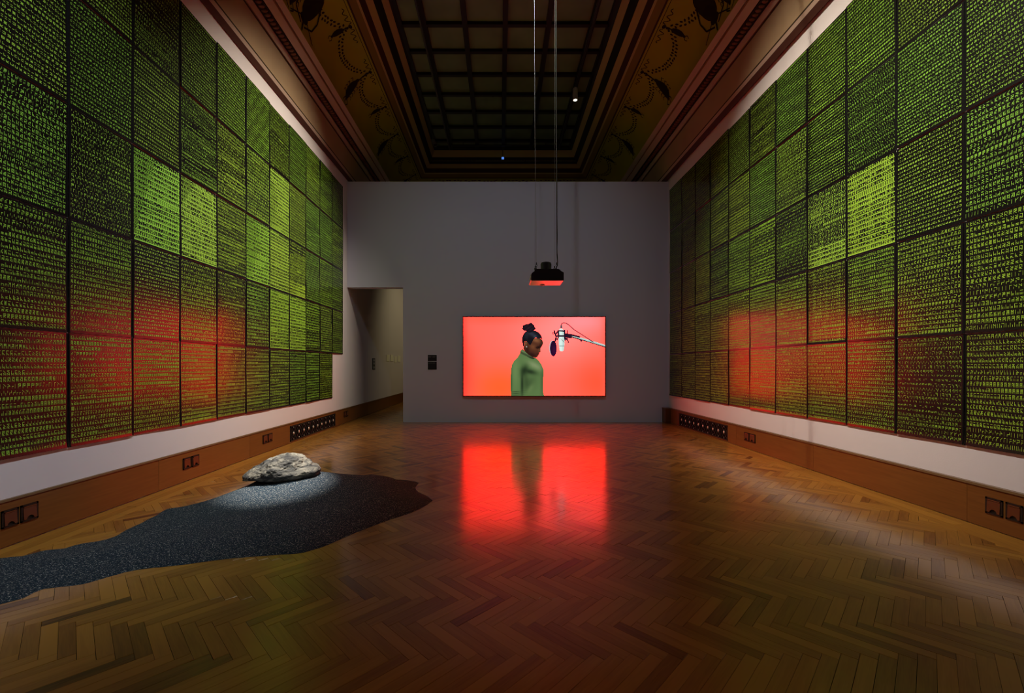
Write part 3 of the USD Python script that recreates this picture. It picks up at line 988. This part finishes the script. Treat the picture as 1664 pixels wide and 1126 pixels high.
# ------------------------------------------------------------------ the screen
def add_screen():
    x0, x1, z0, z1 = -.990, 2.832, .700, 2.842
    yb, yf = YP - .002, YP - .10
    tv = thing('video_screen', 'large glowing video screen showing a woman before a coral background', 'screen')
    t = .022
    fr = [bx(x0, x1, yf, yb - .02, z1 - t, z1), bx(x0, x1, yf, yb - .02, z0, z0 + t), bx(x0, x0 + t, yf, yb - .02, z0, z1), bx(x1 - t, x1, yf, yb - .02, z0, z1)]
    obj('frame', join(fr), M['tvframe'], tv)
    obj('housing', rbox(x0 + .03, x1 - .03, yf + .02, yb - .001, z0 + .03, z1 - .03, .01), M['tvframe'], tv)
    obj('mount', bx(.4, 1.5, yb - .03, YP, 1.4, 2.1), M['tvframe'], tv)
    sx0, sx1, sz0, sz1 = x0 + .018, x1 - .018, z0 + .018, z1 - .018
    W, H = sx1 - sx0, sz1 - sz0
    CW, CH = 1475., 828.                       # the picture's own coordinates

    def uvs(p):
        return (p[:, 0] - 85) / CW, (p[:, 1] - 90) / CH

    def layer(name, poly, colour, depth, parent, step=14., label=None, gain=1.0, dim=.85):
        """A printed area of the picture, triangulated finely enough for its tones. colour(p) -> sRGB 0..255."""
        P = poly if isinstance(poly, shapely.Geometry) else Polygon(poly).buffer(0)
        P = P.intersection(sbox(85, 90, 85 + CW, 90 + CH))
        mins = P.bounds
        gx, gy = np.meshgrid(np.arange(mins[0], mins[2], step), np.arange(mins[1], mins[3], step))
        g = np.c_[gx.ravel(), gy.ravel()]
        inside = shapely.contains_xy(P.buffer(-step * .35), g[:, 0], g[:, 1])
        geoms = getattr(P, 'geoms', [P])
        bd = []
        for q in geoms:
            for ring in [q.exterior] + list(q.interiors):
                n = max(8, int(ring.length / (step * .7)))
                bd.append(np.array([ring.interpolate(k / n, True).coords[0] for k in range(n)]))
                bd.append(np.array(ring.coords)[:-1])
        pts = np.unique(np.round(np.vstack([g[inside]] + bd), 3), axis=0)
        tri = Delaunay(pts).simplices
        cen = pts[tri].mean(1)
        tri = tri[shapely.contains_xy(P, cen[:, 0], cen[:, 1])]
        u, v = uvs(pts)
        V = np.c_[sx0 + u * W, np.full(len(pts), yf - depth + .012), sz1 - v * H]
        m = trimesh.Trimesh(V, tri, process=False)
        f = m.faces.copy()
        up = m.face_normals[:, 1] > 0
        f[up] = f[up][:, ::-1]
        c = np.clip(np.array([colour(p) for p in pts]), 0, 255) / 255
        lin = np.where(c <= .04045, c / 12.92, ((c + .055) / 1.055) ** 2.4)
        # the panel drives its red far beyond the camera's white
        red = np.clip((lin[:, 0] - np.maximum(lin[:, 1], lin[:, 2])) / .8, 0, 1)
        lin[:, 0] *= 1 + (gain - 1) * red
        lin *= 1.05 if gain > 1 else dim
        return obj(name, (V, f), M['screenpic'], parent, label=label, primvars=dict(tint=lin))

    def blob(p, x, y, sx, sy, ang=0):
        dx, dy = p[0] - x, p[1] - y
        c, s = math.cos(ang), math.sin(ang)
        a, b = (dx * c + dy * s) / sx, (-dx * s + dy * c) / sy
        return math.exp(-(a * a + b * b))

    def mixc(a, b, t):
        return np.asarray(a, float) * (1 - t) + np.asarray(b, float) * t

    def bg(p):
        c = np.array([255, 106, 92.])
        c = mixc(c, (255, 140, 134), .95 * blob(p, 1060, 260, 420, 330))
        c = mixc(c, (255, 152, 160), .7 * blob(p, 1330, 130, 260, 120))
        c = mixc(c, (255, 96, 42), .9 * blob(p, 470, 830, 330, 230))
        c = mixc(c, (255, 84, 52), .85 * blob(p, 1500, 780, 300, 260))
        c = mixc(c, (246, 74, 54), .7 * blob(p, 90, 700, 130, 360))
        c = mixc(c, (255, 92, 70), .6 * blob(p, 300, 110, 420, 50))
        c = mixc(c, (232, 62, 50), .8 * blob(p, 86, 600, 40, 700))
        c = mixc(c, (250, 96, 80), .6 * blob(p, 1560, 500, 40, 600))
        return c
    scr = layer('picture', sbox(85, 90, 85 + CW, 90 + CH), bg, .012, tv, 22., label='coral red picture area', gain=TV_GAIN)

    def sweater(p):
        c = np.array([98, 128, 76.])
        c = mixc(c, (142, 158, 112), .9 * blob(p, 830, 600, 90, 32, .5))
        c = mixc(c, (120, 148, 92), .6 * blob(p, 625, 650, 40, 160))
        c = mixc(c, (40, 56, 34), .95 * blob(p, 720, 655, 34, 60, .3))
        c = mixc(c, (36, 50, 32), .9 * blob(p, 780, 665, 70, 26, .25))
        c = mixc(c, (34, 46, 30), .95 * blob(p, 697, 800, 14, 120))
        c = mixc(c, (60, 80, 48), .6 * blob(p, 775, 790, 60, 90, .6))
        c = mixc(c, (112, 138, 84), .7 * blob(p, 780, 850, 26, 70, .6))
        c = mixc(c, (66, 84, 50), .6 * blob(p, 908, 780, 18, 160))
        c = mixc(c, (60, 82, 46), .7 * blob(p, 584, 780, 12, 160))
        c = mixc(c, (50, 66, 40), .5 * blob(p, 735, 760, 30, 90))
        for yy in (868, 886, 904):
            c = mixc(c, (40, 54, 34), .7 * blob(p, 640, yy + 6, 70, 4, -.08))
        return c
    layer('picture_sweater', [(676, 470), (690, 470), (740, 505), (800, 525), (840, 520), (866, 545), (898, 590), (918, 640), (921, 680), (914, 760), (912, 870), (928, 922), (585, 922), (577, 850), (578, 720), (582, 640), (592, 590), (615, 548), (650, 515)], sweater, .0135, scr, 9., 'olive green turtleneck sweater')

    def skin(p):
        c = np.array([86, 48, 34.])
        c = mixc(c, (150, 98, 62), .9 * blob(p, 842, 335, 46, 24, .3))
        c = mixc(c, (128, 78, 48), .8 * blob(p, 812, 405, 42, 28, .5))
        c = mixc(c, (158, 104, 66), .8 * blob(p, 735, 366, 13, 24))
        c = mixc(c, (142, 86, 56), .7 * blob(p, 879, 442, 12, 18))
        c = mixc(c, (34, 18, 18), .9 * blob(p, 866, 405, 28, 10, -.2))
        c = mixc(c, (40, 20, 18), .8 * blob(p, 800, 490, 60, 24, .4))
        c = mixc(c, (44, 24, 20), .7 * blob(p, 750, 440, 20, 50))
        c = mixc(c, (70, 28, 26), .8 * blob(p, 858, 478, 16, 9, .2))
        c = mixc(c, (36, 18, 16), .8 * blob(p, 888, 396, 10, 20))
        c = mixc(c, (40, 22, 20), .6 * blob(p, 898, 350, 8, 40))
        return c
    layer('picture_face', [(716, 352), (733, 342), (752, 350), (775, 372), (800, 352), (822, 312), (852, 312), (880, 312), (904, 330), (913, 352), (913, 374), (902, 398), (888, 418), (886, 436), (890, 452), (884, 462), (872, 466), (874, 478), (868, 488), (860, 500), (852, 512), (836, 518), (806, 512), (760, 486), (722, 448), (712, 425), (714, 402), (718, 385)], skin, .0142, scr, 6., 'dark brown face looking down in profile')

    def collar(p):
        c = np.array([108, 130, 84.])
        t = (p[0] - 680) / 160
        k = math.sin((p[1] - 450 - 75 * t) / 7.5)
        c = mixc(c, (46, 58, 38), .35 + .35 * k)
        return mixc(c, (34, 42, 30), .8 * blob(p, 800, 528, 60, 14, .25))
    layer('picture_collar', [(676, 462), (684, 440), (706, 428), (722, 448), (760, 484), (806, 512), (838, 520), (812, 534), (780, 524), (735, 502), (690, 486)], collar, .0148, scr, 5., 'ribbed green collar')

    def hair(p):
        c = np.array([24, 22, 28.])
        c = mixc(c, (74, 84, 100), .55 * blob(p, 800, 270, 60, 26, .5))
        c = mixc(c, (96, 106, 122), .5 * blob(p, 832, 296, 16, 12))
        c = mixc(c, (58, 62, 74), .4 * blob(p, 740, 285, 26, 40))
        return mixc(c, (10, 8, 10), .5 * blob(p, 710, 370, 20, 50))
    layer('picture_hair', [(703, 372), (697, 338), (700, 302), (712, 270), (735, 243), (768, 230), (802, 229), (838, 238), (868, 254), (890, 278), (902, 304), (906, 326), (886, 314), (860, 318), (842, 306), (826, 312), (812, 330), (800, 356), (782, 388), (768, 378), (756, 356), (738, 342), (722, 346), (715, 360), (716, 400), (708, 398)], hair, .0150, scr, 6., 'black hair combed back')

    def bun(p):
        c = np.array([26, 18, 26.])
        return mixc(c, (66, 46, 56), .5 * abs(math.sin(p[0] * .06 + p[1] * .09)) * blob(p, 765, 205, 60, 45))
    th = np.linspace(0, 2 * PI, 40, endpoint=False)
    rr = 1 + .07 * np.sin(5 * th + 1) + .05 * np.sin(9 * th)
    layer('picture_bun', np.c_[764 + 66 * rr * np.cos(th), 205 + 46 * rr * np.sin(th) + 6 * np.sin(th * 2)], bun, .0154, scr, 6., 'black hair bun')
    layer('picture_earring', [(737, 396), (748, 396), (748, 410), (738, 410)], lambda p: np.array([190, 180, 170.]), .0156, scr, 5.)
    layer('picture_eyelash', [(838, 412), (858, 416), (880, 408), (882, 414), (860, 424), (840, 418)], lambda p: np.array([20, 10, 12.]), .0156, scr, 5.)

    # the microphone on its boom
    def line(pts, w):
        return LineString(pts).buffer(w * .90, cap_style=2)
    dark = lambda p: np.array([44, 22, 40.])

    def body(p):
        t = (p[0] - 1075) / 65
        c = mixc((226, 246, 238), (150, 176, 172), abs(t - .38) * 1.1)
        c = mixc(c, (80, 92, 94), .8 * blob(p, 1105, 395, 60, 3))
        return mixc(c, (84, 92, 92), .7 * blob(p, 1125, 345, 34, 3, .75))
    layer('picture_boom', line([(1205, 288), (1232, 298), (1300, 318), (1400, 346), (1570, 400)], 15), lambda p: mixc((196, 220, 214), (40, 44, 46), 1 if (p[1] - 398 - (p[0] - 1560) * .305) > 3 else 0), .0140, scr, 4., 'grey boom arm')
    layer('picture_boom_clamp', shapely.union_all([line([(1140, 282), (1215, 294)], 24), line([(1215, 280), (1300, 302)], 9), Polygon([(1290, 322), (1326, 334), (1312, 354)])]), dark, .0143, scr, 5.)
    layer('picture_cable', line([(1104, 176), (1112, 158), (1130, 153), (1152, 156), (1180, 172), (1208, 198), (1240, 226), (1300, 264), (1360, 304), (1440, 356)], 5), lambda p: np.array([110, 60, 70.]), .0143, scr, 5., 'thin dark cable')
    layer('picture_microphone', dim=1.0, poly=[(1074, 238), (1090, 212), (1112, 212), (1136, 238), (1140, 300), (1139, 380), (1130, 440), (1118, 452), (1098, 452), (1086, 440), (1077, 380)], colour=body, depth=.0147, parent=scr, step=5., label='white studio microphone')
    layer('picture_plug', [(1099, 172), (1108, 172), (1116, 208), (1092, 208)], lambda p: np.array([96, 84, 92.]), .0149, scr, 4.)
    mount = [line([(1030, 232), (1050, 300), (1036, 358), (1026, 372)], 7), line([(1046, 292), (1150, 288)], 8), line([(1072, 240), (1076, 300)], 9), line([(1138, 226), (1140, 300), (1146, 340)], 8),
             line([(1168, 230), (1166, 290), (1162, 310), (1180, 362)], 6), line([(1046, 272), (1072, 236), (1140, 240)], 7), line([(1046, 310), (1060, 330), (1076, 300)], 6), line([(1150, 270), (1168, 300)], 7), line([(1150, 310), (1160, 330)], 5),
             Point(1022, 262).buffer(11).difference(Point(1022, 262).buffer(5)), line([(1072, 290), (1140, 290)], 9)]
    layer('picture_shock_mount', shapely.union_all(mount), dark, .0152, scr, 5., 'spidery dark shock mount')
    pf = np.c_[1022 + 34 * np.cos(th), 422 + 82 * np.sin(th)]
    layer('picture_filter_rim', np.c_[1012 + 33 * np.cos(th), 416 + 78 * np.sin(th)], lambda p: np.array([196, 190, 196.]), .0150, scr, 6.)
    layer('picture_pop_filter', pf, lambda p: mixc((40, 12, 44), (62, 20, 60), blob(p, 1030, 440, 20, 50)), .0154, scr, 7., 'dark oval pop filter')


# ------------------------------------------------------------------ projector on wires
def add_projector():
    yn, yd = 5.50, 5.83
    k = yn / F
    X = lambda px: (px - CX) * k
    Z = lambda py: EYE - (py - CY) * k
    zb = Z(455)
    p = thing('projector', 'black projector with glossy underside hanging on wires before the screen', 'projector')
    x0, x1 = X(864), X(916)
    # body with sloping shoulders
    prof = [(x0, zb), (x1, zb), (x1, Z(442.5)), (x1 - .03, Z(440.5)), (X(908), Z(437)), (X(871), Z(437)), (X(869), Z(440)), (x0, Z(444))]
    obj('body', extrude_y(prof, yn, yd), M['black'], p)
    under = obj('underside', rbox(x0 - .004, x1 + .001, yn + .002, yd + .004, zb - .008, zb + .001, .003), M['gloss'], p, label='glossy pale underside')
    obj('side_panel', rbox(x0 - .012, x0 - .001, yn + .01, yd, zb, Z(445), .003), M['gloss'], p)
    n = 24
    t = np.linspace(0, 2 * PI, n, endpoint=False)
    head = trimesh.creation.revolve(np.array([(0, 0), (.062, 0), (.068, .012), (.071, .10), (.062, .122), (0, .126)]), sections=24)
    head.apply_translation((X(889.5), (yn + yd) / 2, Z(437) - .004))
    obj('motor_head', head, M['black'], p, smooth=40)
    for a, b in ((X(901), .025), (X(910.5), .014), (X(870), .03)):
        obj('knob', cyl(.008, (a, yn + .06, Z(438)), (a, yn + .06, Z(438) + b), 8), M['black'], p)
    lens = trimesh.creation.icosphere(2, 1.0); lens.apply_scale((.035, .03, .012)); lens.apply_translation((X(885), yd - .05, zb - .008))
    obj('lens_cap', lens, M['gloss'], under, smooth=True)
    hooks = []
    for hx, hy in ((X(872.5), yn + .08), (X(905.8), yn + .08), (X(872.5), yd - .06), (X(905.8), yd - .06)):
        ring = trimesh.creation.torus(.011, .003, 16, 8)
        ring.apply_transform(trimesh.transformations.rotation_matrix(PI / 2, (1, 0, 0)))
        ring.apply_translation((hx, hy, Z(429)))
        hk = join([ring, cyl(.0035, (hx, hy, Z(437) - .005), (hx, hy, Z(430)), 6), cyl(.006, (hx, hy, Z(428)), (hx, hy, Z(424)), 8)])
        obj('hook', hk, M['black'], p)
    top = CZ + 7.38
    w1 = thing('suspension_wire', 'left pair of thin steel wires holding the projector', 'wire')
    for hx, hy, tx in ((X(872.5), yn + .08, X(866.0)), (X(872.5), yd - .06, X(870.0))):
        obj('strand', cyl(.0012, (hx, hy, Z(423.4)), (tx, hy, top), 5), M['steel'], w1)
    w2 = thing('suspension_wire', 'right pair of thin steel wires holding the projector', 'wire')
    for hx, hy, tx in ((X(905.8), yn + .08, X(903.6)), (X(905.8), yd - .06, X(906.0))):
        obj('strand', cyl(.0012, (hx, hy, Z(423.4)), (tx, hy, top), 5), M['steel'], w2)
    pts = [(X(903.5), yn + .12, Z(438)), (X(905.5), yn + .12, Z(433)), (X(908), yn + .12, Z(427)), (X(908.3), yn + .12, Z(421)), (X(906.8), yn + .12, Z(405)), (X(907.4), yn + .12, Z(380)), (X(906.8), yn + .12, Z(340)),
           (X(907.0), yn + .12, Z(300)), (X(906.2), yn + .12, Z(200)), (X(905.8), yn + .12, Z(60)), (X(905.6), yn + .12, top)]
    from scipy.interpolate import CubicSpline
    q = np.array(pts); tt = np.linspace(0, 1, len(q)) ** 1.0
    cs = np.array([np.interp(np.linspace(0, 1, 90), tt, q[:, i]) for i in range(3)]).T
    cs[:80] = np.apply_along_axis(lambda a: np.convolve(np.pad(a, 3, mode='edge'), np.ones(7) / 7, 'valid'), 0, cs)[:80]
    cs[0] = q[0]
    obj('power_cable', tube(cs, .006, 8), M['cable'], label='black power cable rising from the projector to the ceiling', category='cable', smooth=True)


# ------------------------------------------------------------------ boulder and sand
SAND_EDGE = [(-40, 992), (0, 982), (36, 973), (53, 964), (65, 958), (96, 953.5), (130, 951), (154, 944), (178, 936.7), (211, 928), (240, 923.5), (300, 917.5), (349, 910), (400, 905), (440, 902), (474, 900), (494, 898), (523, 889.6), (564, 871), (594.5, 859),
             (635, 843.6), (666, 834.4), (694.6, 820), (703, 813), (692.6, 805.8), (676, 797.6), (674, 792.5), (680, 785.4), (678, 783.5), (666, 780.9), (643.6, 779.3), (633, 775.2), (623, 773.5), (605, 771), (564, 774), (530, 776),
             (500, 779), (440, 781), (405, 788), (372, 801), (336, 814), (300, 823), (272, 827), (257, 836), (252, 839), (228, 851), (204, 862), (185, 873), (168, 877.8), (120, 886), (108, 891), (72, 894.6), (36, 904), (0, 907), (-40, 915)]
MX, MY, MH = -2.48, 5.32, .125             # top of the mound


def sand_height(x, y, d):
    r = np.hypot((x - MX), (y - MY) * 1.05)
    cone = MH * np.clip(1 - np.maximum(r - .22, 0) / .85, 0, 1) ** 1.35
    low = .055 * np.clip(d / .40, 0, 1) * (.55 + .45 * meshkit.fbm(np.c_[x * 1.6, y * 1.6, x * 0], 3, 4))
    edge = np.clip(d / .05, 0, 1) ** .6
    return (cone * np.clip(d / .25, 0, 1) + low) * edge + .007 * edge


BOULDER = {}


def add_sand():
    P = Polygon([floor_pt(*q) for q in SAND_EDGE]).buffer(.03).buffer(-.03)
    ring = P.exterior
    n = int(ring.length / .022)
    bd = np.array([ring.interpolate(k / n, True).coords[0] for k in range(n)])
    bd += RNG.normal(0, .004, bd.shape)
    b = P.bounds
    gx, gy = np.meshgrid(np.arange(b[0], b[2], .024), np.arange(b[1], b[3], .024))
    g = np.c_[gx.ravel(), gy.ravel()] + RNG.uniform(-.006, .006, (gx.size, 2))
    g = g[shapely.contains_xy(P.buffer(-.012), g[:, 0], g[:, 1])]
    pts = np.vstack([bd, g])
    tri = Delaunay(pts).simplices
    cen = pts[tri].mean(1)
    tri = tri[shapely.contains_xy(P.buffer(.006), cen[:, 0], cen[:, 1])]
    d = cKDTree(bd).query(pts)[0]
    d[:n] = 0
    z = sand_height(pts[:, 0], pts[:, 1], d)
    z[n:] += .005 * (meshkit.fbm(np.c_[pts[n:] * 9, np.zeros(len(g))], 3, 9) - .5) * np.clip(d[n:] / .06, 0, 1)
    low = BOULDER['low']                       # the heap gives way under the boulder
    dd, ii = cKDTree(low[:, :2]).query(pts)
    near = dd < .045
    z[near] = np.minimum(z[near], np.maximum(low[ii[near], 2] - .007, .002))
    z = z + .0008
    m = trimesh.Trimesh(np.c_[pts, z], tri, process=False)
    if m.face_normals[:, 2].mean() < 0:
        m.invert()
    sand = material('dark_sand', {
        'g': ('geometry', {}), 'n': ('noise_texture', dict(scale=105, detail=2, roughness=.7)), 'n2': ('noise_texture', dict(scale=95, detail=2, roughness=.6)), 'v': ('voronoi_texture', dict(scale=170)),
        'r': ('rgb_ramp', dict(ramp=[(.34, (.006, .012, .020)), (.50, (.009, .033, .060)), (.59, (.068, .068, .066)), (.68, (.50, .49, .46))])),
        'b': ('bump', dict(strength=1.0, distance=.004)),
        'p': ('principled_bsdf', dict(roughness=.85, specular_ior_level=.25))},
        [('g.position', 'n.vector'), ('g.position', 'n2.vector'), ('g.position', 'v.vector'), ('n.fac', 'r.fac'), ('r.color', 'p.base_color'), ('v.distance', 'b.height'), ('b.normal', 'p.normal')], 'p.BSDF')
    obj('sand_bed', m, sand, label='long dark blue-grey spill of sand heaped under the boulder', category='sand', kind='stuff', smooth=True)


def add_boulder():
    # outline seen from the front, in metres around the centre
    k = 5.28 / F
    out = np.array([(402.5, 769), (404, 776), (420, 775), (429, 775), (445, 776.5), (462, 777.5), (488, 777), (505, 774), (513, 771), (517, 764), (514, 760), (502, 756), (490, 746.5), (476, 739.5), (466, 737.5), (458, 738), (447, 742.5), (431, 752.5), (415, 760)])
    cx, cz = 461., 765.
    ang = np.arctan2(-(out[:, 1] - cz), out[:, 0] - cx); rad = np.hypot(out[:, 0] - cx, out[:, 1] - cz) * k
    o = np.argsort(ang); ang, rad = ang[o], rad[o]
    s = trimesh.creation.icosphere(6, 1.0)
    v = s.vertices
    a = np.arctan2(v[:, 2], v[:, 0]); rr = np.hypot(v[:, 0], v[:, 2])
    R = np.interp(a, np.r_[ang - 2 * PI, ang, ang + 2 * PI], np.r_[rad, rad, rad])
    x = R * np.cos(a) * rr ** .8; z = R * np.sin(a) * rr ** .8
    y = v[:, 1] * .33 * (1 - .12 * v[:, 0])
    p = np.c_[x, y, z]
    nrm = v.copy()
    q = p * [5.5, 5.5, 8]
    ridged = 1 - 2 * np.abs(meshkit.fbm(q + 3.1, 4, 21) - .5)
    big = meshkit.fbm(p * 3.2 + 9, 3, 5) - .5
    fine = meshkit.fbm(p * 26, 3, 8) - .5
    top = np.clip((z + .02) / .08, 0, 1)
    disp = .085 * big + .07 * (ridged - .82) * (.35 + .65 * top) + .022 * fine
    p = p + nrm * disp[:, None]
    cxw, czw = (cx - CX) * k, EYE - (cz - CY) * k
    p += [cxw, 5.28, czw]
    m = trimesh.Trimesh(p, s.faces, process=False)
    BOULDER['low'] = p[m.vertex_normals[:, 2] < .1]
    rock = material('boulder_stone', {
        'g': ('geometry', {}), 'mp': ('mapping', dict(scale=(3.2, 3.2, 9.0), rotation=(0, .35, 0))),
        'n': ('noise_texture', dict(scale=1.6, detail=7, roughness=.62, distortion=.9)), 'n2': ('noise_texture', dict(scale=34, detail=4)),
        'r': ('rgb_ramp', dict(ramp=[(.34, (.022, .021, .022)), (.46, (.05, .047, .043)), (.57, (.15, .135, .11)), (.74, (.29, .265, .215))])),
        'b': ('bump', dict(strength=.9, distance=.012)),
        'p': ('principled_bsdf', dict(roughness=.75, specular_ior_level=.35))},
        [('g.position', 'mp.vector'), ('mp.vector', 'n.vector'), ('g.position', 'n2.vector'), ('n.fac', 'r.fac'), ('r.color', 'p.base_color'), ('n2.fac', 'b.height'), ('b.normal', 'p.normal')], 'p.BSDF')
    obj('boulder', m, rock, label='pale veined boulder with dark underside lying on the heap of sand', category='rock', smooth=True)


# ------------------------------------------------------------------ small things
def add_small():
    k = 11.6 / F
    X = lambda px: (px - CX) * k
    Z = lambda py: EYE - (py - CY) * k
    for (a, b, tx, lab) in ((577, 586.8, 'upper', 'upper dark information panel left of the video screen'), (587.8, 600.5, 'lower', 'lower dark information panel left of the video screen')):
        t = thing('information_panel', lab, 'wall label')
        x0, x1 = X(695.3), X(709.7)
        obj('panel', rbox(x0, x1, YP - .014, YP - .0005, Z(b), Z(a), .002), M['label'], t)
        ms = []
        zt = Z(a) - .03
        for c0, c1 in ((.015, .095), (.125, .20)):
            for i in range(2 if tx == 'upper' else 1):
                xx = x0 + c0
                while xx < x0 + c1 - (.01 if i else 0):
                    w = RNG.uniform(.006, .014)
                    ms.append(bx(xx, xx + w, YP - .0150, YP - .0138, zt - .012 - i * .022, zt - i * .022)); xx += w + .004
        obj('print', join(ms), M['labeltext'], t, kind='stuff', label='grey heading lines')
    # blue indicator under the skylight
    y = 14.45
    kk = y / F
    bxm = lambda px: (px - CX) * kk
    bz = EYE - (257.5 - CY) * kk
    t = thing('indicator_box', 'small blue glowing box hanging at the far end of the skylight', 'indicator')
    xc = bxm(817)
    obj('case', rbox(xc - .055, xc + .055, y - .02, y + .04, bz - .055, bz + .055, .008), M['black'], t)
    obj('display', bx(xc - .042, xc + .042, y - .024, y - .019, bz - .042, bz + .042), M['led'], t)
    obj('rod', cyl(.012, (xc, y, bz + .05), (xc, y, CZ + 7.36), 8), M['track'], t)
    # cards and plate on the corridor wall
    g = 'pale cards on the corridor wall'
    for i, (a, b, dz) in enumerate(((15.60, 16.02, 0), (16.16, 16.58, .01), (16.76, 17.14, -.03), (17.30, 17.76, .01))):
        nm = ['nearest the doorway', 'second from the doorway', 'third from the doorway', 'farthest from the doorway'][i]
        obj('paper_card', rbox(XL, XL + .012, a, b, 1.68 + dz, 1.93 + dz, .002), M['card'], label=f'small pale card on the corridor wall, {nm}', category='card', group=g)
    t = thing('wall_plate', 'narrow grey switch plate on the left wall inside the doorway', 'switch plate')
    obj('plate', rbox(XL, XL + .02, 13.86, 14.14, 1.40, 1.77, .004), M['plate'], t)
    for zz in (1.47, 1.60, 1.70):
        obj('switch', rbox(XL + .018, XL + .028, 13.92, 14.08, zz - .035, zz + .03, .003), M['lampwhite'], t)


# ------------------------------------------------------------------ build
add_floor()
add_walls()
add_baseboards()
add_ceiling()
add_skylight()
add_sheets()
add_screen()
add_boulder()
add_sand()
add_projector()
add_grille(1, BL, 8.405, 10.715, 'black openwork vent grille with bright bosses in the left baseboard')
add_grille(-1, BR, 8.525, 10.825, 'black openwork vent grille with bright bosses in the right baseboard')
for y0, y1, lab in ((3.53, 3.655, 'left one of the dark outlet pair at the near end of the left baseboard'), (3.672, 3.81, 'right one of the dark outlet pair at the near end of the left baseboard'),
                    (5.557, 5.690, 'left one of the red-lit outlet pair behind the boulder in the left baseboard'), (5.715, 5.848, 'right one of the red-lit outlet pair behind the boulder in the left baseboard'),
                    (7.43, 7.575, 'nearer outlet of the pair just before the left vent grille'), (7.59, 7.735, 'farther outlet of the pair just before the left vent grille'),
                    (11.30, 11.44, 'nearer outlet of the pair beyond the left vent grille by the doorway'), (11.47, 11.61, 'farther outlet of the pair beyond the left vent grille by the doorway')):
    add_outlet(1, BL, y0, y1, .165, .31, lab)
for y0, y1, lab in ((7.597, 7.765, 'right one of the outlet pair beside the right vent grille'), (7.784, 7.94, 'left one of the outlet pair beside the right vent grille'),
                    (3.71, 3.836, 'right one of the dark outlet pair at the near end of the right baseboard'), (3.859, 3.996, 'left one of the dark outlet pair at the near end of the right baseboard')):
    add_outlet(-1, BR, y0, y1, .145, .295, lab)
add_small()
# fixtures
lamp('rock', 'ceiling spotlight aimed at the boulder')
lamp('left', 'ceiling spotlight aimed at the middle of the left wall')
lamp('right', 'ceiling spotlight aimed at the middle of the right wall')
lamp('leftn', 'ceiling spotlight aimed at the near end of the left wall')
lamp('rightn', 'ceiling spotlight aimed at the near end of the right wall')
lamp('end', 'ceiling spotlight aimed at the partition')
lamp('hall', 'corridor spotlight aimed at the wall behind the doorway', rail_z=8.0)
plain_lamp((1.905, 10.86, 1.5 + 432.5 / F * 10.86), (0, 0, -1), 'grey lit cylinder spotlight hanging on the right track of the skylight', True)
plain_lamp((-2.02, 13.55, 8.46), (.25, -.35, -.55), 'grey unlit spotlight tilted at the far left corner of the skylight', False)
